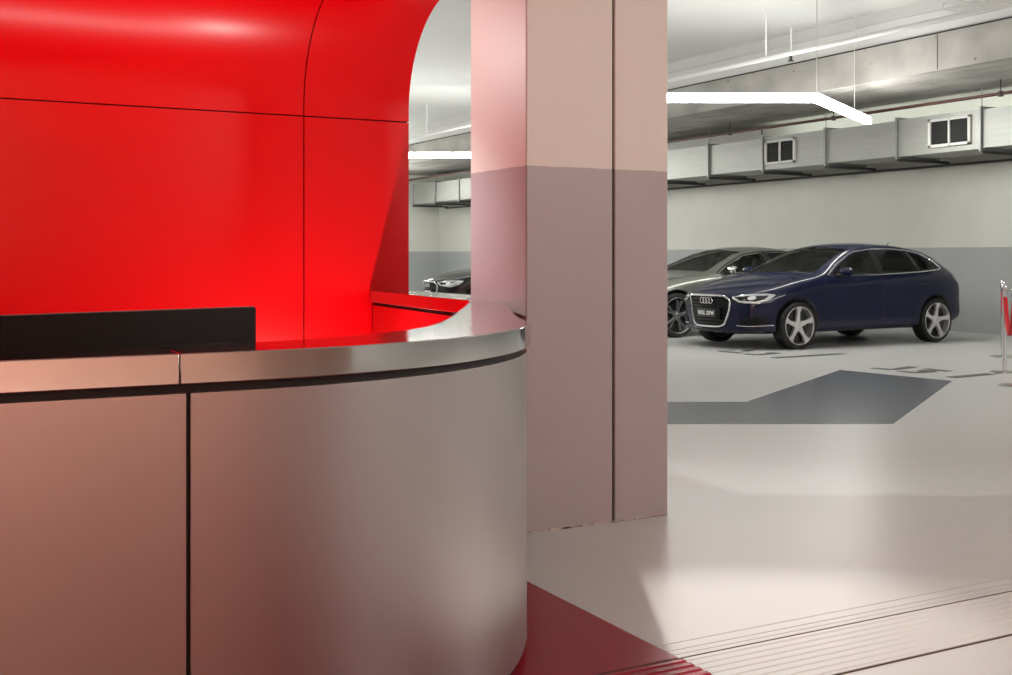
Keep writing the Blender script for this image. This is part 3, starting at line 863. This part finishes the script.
    # --- wheels
    def wheel(first=[None]):
        W = p['tw']
        mm = MB()
        rr = p['rim']
        prof = [(rr-.006, -W/2+.015), (rr+.015, -W/2), (R-.018, -W/2+.004), (R-.003, -W/2+.022), (R, 0), (R-.003, W/2-.022), (R-.018, W/2-.004), (rr+.015, W/2), (rr-.006, W/2-.015)]
        mm.lathe(prof, 56, M=Matrix.Rotation(PI/2, 4, 'X'))
        t = mm.build('wheel', M['tyre'], root)
        mm = MB(); y = -W/2
        RX = Matrix.Rotation(PI/2, 4, 'X')     # local z -> -y (outboard)
        mm.lathe([(rr-.02, -W/2+.02), (rr-.012, -W/2+.01), (rr-.012, W/2-.03), (rr-.006, W/2+.002), (rr+.004, W/2+.003), (rr+.002, W/2-.01)], 56, M=RX)
        sp = p['spokes']
        for i in range(sp['n']):
            a = 2*PI*i/sp['n']+sp.get('rot', 0)
            for poly in sp['polys']:
                Q = [Matrix.Rotation(a, 2) @ Vector(q) for q in poly]
                A = []; B = []
                for q in Q:
                    rad = q.length; zo = W/2-.012 - .022*(1-rad/rr) - .0
                    A.append((q.x, q.y, zo)); B.append((q.x, q.y, zo-.045))
                v1 = [mm.bm.verts.new(RX @ Vector(q)) for q in A]; v2 = [mm.bm.verts.new(RX @ Vector(q)) for q in B]; k = len(A)
                mm.bm.faces.new(v1); mm.bm.faces.new(v2[::-1])
                for j in range(k): mm.bm.faces.new((v1[j], v1[(j+1) % k], v2[(j+1) % k], v2[j]))
        mm.lathe([(0, W/2-.02), (.03, W/2-.02), (.036, W/2-.028), (.068, W/2-.03), (.072, W/2-.06), (0, W/2-.06)], 24, M=RX)
        rim = mm.build('rim', sp['mat'], t, bevel=.003)
        mm = MB(); mm.lathe([(0, W/2-.09), (rr-.014, W/2-.09), (rr-.014, -W/2+.03), (0, -W/2+.03)], 40, M=RX); mm.build('wheel_barrel', M['alloydark'], t)
        mm = MB(); mm.lathe([(.07, W/2-.085), (rr*.66, W/2-.085), (rr*.66, W/2-.088), (.07, W/2-.088)], 40, M=RX); mm.build('brake_disc', M['disc'], t)
        return t
    first = None
    ty = p['track']/2
    for wx in (p['xf'], p['xr']):
        for side in (-1, 1):
            if first is None: w = first = wheel()
            else: w = copy_tree(first, root)
            w.location = (wx-xc, side*ty, R); w.rotation_euler = (0, 0, 0 if side == -1 else PI)
            w.rotation_euler[1] = .35 + wx
    # --- interior
    def rb(lo, hi, bev, nm, material, Mx=None, parent=root):
        mm = MB(); mm.box(lo, hi, bev=bev, seg=3, M=Mx); return mm.build(nm, material, parent)
    for sgn in (-1, 1):
        sx = p['seatx']-xc
        rb((sx-.25, sgn*.36-.24, .34), (sx+.25, sgn*.36+.24, .50), .05, 'front_seat', M['seat'])
        s = rb((-.07, -.23, 0), (.07, .23, .56), .05, 'seat_back', M['seat'], Matrix.Translation((sx+.26, sgn*.36, .46)) @ Matrix.Rotation(.28, 4, 'Y'))
        rb((-.05, -.12, .60), (.05, .12, .78), .04, 'headrest', M['seat'], Matrix.Translation((sx+.26, sgn*.36, .46)) @ Matrix.Rotation(.24, 4, 'Y'), s)
    rx_ = p['seatx']+.95-xc
    rb((rx_-.2, -.6, .36), (rx_+.25, .6, .52), .05, 'rear_seat', M['seat'])
    rb((-.07, -.6, 0), (.07, .6, .55), .05, 'rear_seat_back', M['seat'], Matrix.Translation((rx_+.25, 0, .48)) @ Matrix.Rotation(.3, 4, 'Y'))
    dx = p['dashx']-xc
    rb((dx-.25, -.66, .66), (dx+.12, .66, .90), .05, 'dashboard', M['interior'])
    mm = MB(); q = Matrix.Translation((dx+.25, .36, .86)) @ Matrix.Rotation(-PI/2+.42, 4, 'Y')
    mm.tube([q @ Vector((.175*math.cos(2*PI*k/28), .175*math.sin(2*PI*k/28), 0)) for k in range(28)], .014, 8, closed=True)
    mm.tube([q @ Vector((0, -.17, 0)), q @ Vector((0, .17, 0))], .014, 6); mm.tube([q @ Vector((0, 0, 0)), (dx+.05, .36, .78)], .03, 8)
    mm.build('steering_wheel', M['interior'], root)
    return root

base_keys = dict(
    zb=[(0, .25), (.1, .205), (.5, .19), (3.7, .20), (4.1, .27), (4.31, .36)],
    shz=[(0, .58), (.25, .655), (.6, .74), (1.0, .80), (1.3, .83), (2.6, .865), (3.4, .895), (3.9, .90), (4.2, .80), (4.31, .52)],
    beltw=[(0, .58), (.06, .63), (.25, .70), (.6, .775), (1.0, .81), (1.3, .82), (2.6, .835), (3.4, .82), (3.9, .775), (4.1, .72), (4.2, .68), (4.27, .62), (4.31, .52)],
    shw=[(0, .66), (.06, .72), (.25, .80), (.6, .865), (1.0, .885), (1.8, .89), (2.6, .8925), (3.3, .892), (3.7, .88), (4.0, .84), (4.2, .78), (4.31, .64)],
    loww=[(0, .64), (.25, .81), (.6, .87), (1, .872), (3.4, .875), (3.9, .85), (4.2, .78), (4.31, .64)])
hatch_keys = dict(base_keys,
    top=[(0, .69), (.03, .72), (.1, .755), (.25, .80), (.6, .87), (1.0, .935), (1.2, .965), (1.32, 1.02), (1.65, 1.195), (2.0, 1.345), (2.25, 1.40), (2.6, 1.425), (3.0, 1.413), (3.4, 1.37), (3.68, 1.318), (3.80, 1.27), (3.92, 1.16), (4.06, 1.03), (4.2, .91), (4.28, .77), (4.31, .60)],
    beltz=[(0, .65), (.06, .70), (.25, .772), (.6, .848), (1.0, .912), (1.3, .945), (1.8, .955), (2.6, .985), (3.3, 1.02), (3.75, 1.04), (3.95, 1.02), (4.1, .95), (4.2, .87), (4.27, .74), (4.31, .56)],
    roofw=[(0, .40), (.25, .48), (.6, .56), (1.0, .62), (1.25, .70), (1.35, .73), (1.7, .68), (2.05, .625), (2.4, .605), (3.1, .59), (3.6, .565), (3.85, .55), (4.05, .56), (4.25, .52), (4.31, .42)],
    drop=[(0, .01), (1.0, .012), (1.25, .025), (1.5, .06), (2.0, .07), (2.5, .065), (3.4, .06), (3.85, .05), (4.31, .02)])
def spoke_polys(style):
    if style == 'broad':      # five wide spokes that flare to the rim
        return [[(.03, -.042), (.10, -.030), (.165, -.026), (.240, -.056), (.240, .030), (.165, .019), (.10, .030), (.03, .042)]]
    return [[(.03, -.035), (.10, -.022), (.225, -.058), (.228, -.028), (.12, .0), (.228, .028), (.225, .058), (.10, .022), (.03, .035)]]
hatch = dict(L=4.31, xf=.87, xr=3.506, wr=.312, rim=.250, tw=.225, track=1.56, bowf=.36, bowr=.16, keys=hatch_keys, paint=M['blue'],
    panes=[[(1.50, .972), (1.72, 1.10), (2.08, 1.262), (2.40, 1.302), (2.40, .992)], [(2.50, .995), (2.50, 1.307), (2.85, 1.308), (3.12, 1.288), (3.19, 1.018)],
           [(3.26, 1.022), (3.20, 1.278), (3.40, 1.24), (3.54, 1.17), (3.62, 1.05)]],
    pillars=[[(2.405, .985), (2.405, 1.312), (2.495, 1.316), (2.495, .988)], [(3.195, 1.014), (3.127, 1.298), (3.195, 1.29), (3.255, 1.016)]],
    dlo=roundpoly([(1.42, .952), (1.69, 1.112), (2.07, 1.282), (2.42, 1.325), (2.85, 1.331), (3.2, 1.306), (3.43, 1.262), (3.59, 1.18), (3.69, 1.04), (3.2, 1.004), (2.45, .975)], 1),
    wscreen=[(-.64, .995), (-.60, 1.12), (-.53, 1.325), (0, 1.365), (.53, 1.325), (.60, 1.12), (.64, .995), (0, 1.015)], wsx=(.9, 2.35),
    rscreen=[(-.58, 1.05), (-.50, 1.27), (.50, 1.27), (.58, 1.05)], rsx=(3.5, 4.6),
    cabin=[(1.62, 3.65, .68, .50), (1.55, 3.70, .70, .90), (1.60, 3.70, .70, 1.0), (2.15, 3.35, .53, 1.32)],
    door_seams=[[(1.36, .93), (1.34, .70), (1.42, .36), (1.5, .29)], [(2.45, .97), (2.45, .6), (2.43, .29)], [(3.36, .99), (3.30, .75), (3.05, .5), (2.98, .30)], [(1.5, .29), (2.98, .29)]],
    handles=[(2.14, .80), (3.05, .83)], mirror=(1.62, 1.0), sill=[(1.3, .235), (3.05, .24)],
    hl=[(-.45, .690), (-.58, .722), (-.74, .738), (-.80, .722), (-.785, .655), (-.72, .600), (-.53, .630)],
    hl_dark=[(-.50, .682), (-.60, .700), (-.765, .712), (-.755, .662), (-.70, .630), (-.53, .648)],
    hl_lens=[(-.665 + .034*math.cos(k*PI/6), .676+.026*math.sin(k*PI/6)) for k in range(12)],
    drl=[(-.46, .686), (-.54, .637), (-.71, .616), (-.775, .655)],
    fog=[(-.55, .405), (-.72, .43), (-.79, .415), (-.785, .335), (-.53, .328)], fogstrip=[(-.50, .315), (-.65, .312), (-.815, .325)],
    tail=[(3.95, .97), (4.10, .95), (4.16, .86), (3.98, .85), (3.90, .92)], hood=[(.16, .43), (.5, .60), (.9, .67), (1.2, .70)],
    grille=[(-.35, .700), (.35, .700), (.405, .655), (.375, .50), (.29, .285), (-.29, .285), (-.375, .50), (-.405, .655)], emblem=.635, plate=.465, bars=8,
    platemat=M['platebase'], platetext='WEL 27W', lip=[(-.75, .245), (0, .235), (.75, .245)], antenna=3.45, seatx=2.05, dashx=1.62,
    spokes=dict(n=5, polys=spoke_polys('broad'), mat=M['alloy'], rot=.3))
make_car(hatch, 'hatchback_car', 'dark blue five door hatchback with silver five spoke wheels', (11.91, 12.52, 0)).rotation_euler = (0, 0, math.radians(1.2))

coupe_keys = dict(base_keys,
    top=[(0, .68), (.03, .705), (.1, .74), (.25, .785), (.7, .86), (1.2, .925), (1.42, .955), (1.54, 1.0), (1.95, 1.185), (2.32, 1.325), (2.65, 1.38), (2.95, 1.392), (3.35, 1.365), (3.85, 1.27), (4.25, 1.12), (4.5, 1.02), (4.62, .97), (4.68, .82), (4.71, .62)],
    beltz=[(0, .64), (.06, .68), (.25, .735), (.7, .825), (1.2, .89), (1.5, .925), (2.0, .945), (2.8, .97), (3.6, 1.0), (4.1, 1.01), (4.4, .97), (4.6, .90), (4.68, .78), (4.71, .58)],
    roofw=[(0, .40), (.25, .48), (.7, .56), (1.2, .62), (1.45, .70), (1.56, .73), (1.95, .67), (2.35, .60), (2.7, .575), (3.3, .555), (3.9, .54), (4.3, .55), (4.6, .54), (4.71, .42)],
    drop=[(0, .01), (1.2, .012), (1.45, .025), (1.7, .06), (2.3, .07), (2.8, .065), (3.7, .06), (4.3, .04), (4.71, .02)])
coupe = dict(hatch, L=4.71, xf=.89, xr=3.70, wr=.335, rim=.27, ws=1.03, track=1.62, keys=coupe_keys, paint=M['silver'],
    panes=[[(1.72, .962), (1.98, 1.09), (2.36, 1.232), (2.76, 1.285), (2.76, .985)], [(2.85, .988), (2.85, 1.29), (3.2, 1.285), (3.6, 1.215), (3.9, 1.10), (3.86, 1.03)]],
    pillars=[[(2.765, .978), (2.765, 1.295), (2.845, 1.298), (2.845, .98)]],
    dlo=roundpoly([(1.64, .945), (1.96, 1.10), (2.35, 1.25), (2.75, 1.305), (3.2, 1.305), (3.62, 1.235), (3.95, 1.11), (3.98, 1.03), (3.6, 1.0), (2.8, .968)], 1), chrome=False,
    wscreen=[(-.66, .985), (-.60, 1.12), (-.52, 1.30), (0, 1.34), (.52, 1.30), (.60, 1.12), (.66, .985), (0, 1.005)], wsx=(1.1, 2.7),
    rscreen=[(-.50, 1.08), (-.46, 1.26), (.46, 1.26), (.50, 1.08)], rsx=(3.7, 5),
    cabin=[(1.82, 4.0, .70, .50), (1.78, 4.05, .72, .90), (1.85, 3.95, .72, .98), (2.45, 3.5, .52, 1.29)],
    door_seams=[[(1.58, .92), (1.56, .70), (1.62, .36), (1.72, .29)], [(2.80, .96), (2.80, .6), (2.78, .29)], [(1.72, .29), (2.78, .29)]],
    handles=[(2.48, .79), (3.3, .81)], mirror=(1.86, 1.0), sill=[(1.35, .235), (3.25, .24)], hood=[(.16, .43), (.6, .60), (1.1, .67), (1.4, .70)],
    tail=[(4.36, .92), (4.55, .91), (4.60, .80), (4.38, .79)], antenna=3.75, seatx=2.32, dashx=1.86, mirrorcap=M['chrome'],
    spokes=dict(n=5, polys=spoke_polys('y'), mat=mat('grey_alloy', (.36, .36, .36), .3, .8), rot=.1))
make_car(coupe, 'coupe_car', 'silver grey coupe with chrome mirror parked behind the blue hatchback', (10.52-.89+2.295, 15.05, 0))

black = dict(hatch, paint=M['blackpaint'], platemat=M['platewhite'], platetext=None,
    drl=[(-.46, .69), (-.50, .65), (-.62, .635), (-.70, .64), (-.76, .70), (-.79, .72)])
make_car(black, 'dark_car', 'black car front seen over the desk between red wall and column', (12.03, 21.66, 0)).rotation_euler = (0, 0, math.radians(-5.5))

# ------------------------------------------------------------------ lights
def area(name, loc, rot, sx, sy, power, col=(1, 1, 1), spread=PI):
    l = bpy.data.lights.new(name, 'AREA'); l.shape = 'RECTANGLE'; l.size = sx; l.size_y = sy; l.energy = power; l.color = col; l.spread = spread
    o = bpy.data.objects.new(name, l); C.objects.link(o); o.location = loc; o.rotation_euler = rot; return o
def spot(name, loc, to, power, ang, blend, r=.03, col=(1, 1, 1)):
    l = bpy.data.lights.new(name, 'SPOT'); l.energy = power; l.spot_size = ang; l.spot_blend = blend; l.shadow_soft_size = r; l.color = col
    o = bpy.data.objects.new(name, l); C.objects.link(o); o.location = loc
    o.rotation_euler = (Vector(to)-Vector(loc)).to_track_quat('-Z', 'Y').to_euler(); return o
# trough light in the desk well washing the red wall
area('trough_light', (.6, 5.2, .35), (PI, 0, 0), 2.8, .12, 24, (1, .95, .9), math.radians(92))
spot('wall_washer', (2.27, 5.4, .25), (1.1, 6.6, 1.5), 84, math.radians(150), .6, .012, (1, .95, .9))
area('duct_top_light', (14.75, 12.8, 3.46), (0, -PI/2-.35, 0), .06, 8.5, 22, (.95, 1, .9))
# added fill lamps for the column, rear wall and desk front
def aim(o, to):
    o.rotation_euler = (Vector(to)-o.location).to_track_quat('-Z', 'Y').to_euler()
fl = area('front_fill_light', (4.4, .2, 2.7), (0, 0, 0), 1.2, 1.2, 50, (1, .86, .78), math.radians(170)); aim(fl, (2.9, 4.475, 1.7))  # added fill on the column front, hanging free below the ceiling
rl = area('rear_wall_fill', (-.3, -3.3, 4.6), (0, 0, 0), 4, .4, 330, (1, .90, .82), math.radians(105)); aim(rl, (-.3, -5, 1.8))  # added; lights the rear wall so the desk panels reflect it
spot('column_side_fill', (1.15, 6.2, 2.5), (2.5, 5.2, 2.05), 85, math.radians(64), 1, .05, (.93, 1, .97))  # added invisible lamp pair grading light along the column's left face
spot('column_side_fill', (1.15, 6.2, 2.5), (2.5, 5.2, 0.95), 230, math.radians(50), 1, .05, (.93, 1, .97))
# unseen spotlight; the plate is added to cut a straight edge into its floor light
e = Vector((.479, .878, 0)); P0 = Vector((2.396, 3.224, 3.3)); lat = Vector((-.877, .48, 0))*.012
spot('floor_spot', P0, (2.58, 2.90, 0), 280, math.radians(32), .8, .003, (1, .93, .86))
sp_ = empty('unseen_spotlight', P0+Vector((0, 0, .06)), 0, 'unseen spotlight with an added plate that cuts its light on the floor', 'spotlight')
m = MB(); m.bar(lat-e*.35+Vector((0, 0, -.30)), lat+e*.35+Vector((0, 0, -.30)), .004, .4); m.build('light_cut_plate', M['darkmetal'], sp_)
m = MB(); m.tube([(0, 0, .05), (0, 0, .14)], .05, 20); m.tube([(0, 0, .14), (0, 0, 4.75-3.36)], .008, 8); m.build('housing', M['darkmetal'], sp_)

w = bpy.data.worlds.new('world'); scene.world = w; w.use_nodes = True
w.node_tree.nodes['Background'].inputs['Color'].default_value = (.95, .80, .74, 1)
w.node_tree.nodes['Background'].inputs['Strength'].default_value = .32
cy = scene.cycles; cy.caustics_reflective = False; cy.caustics_refractive = False; cy.sample_clamp_indirect = 3; cy.blur_glossy = 1
scene.view_settings.view_transform = 'Standard'
scene.view_settings.look = 'None'
scene.view_settings.exposure = 0
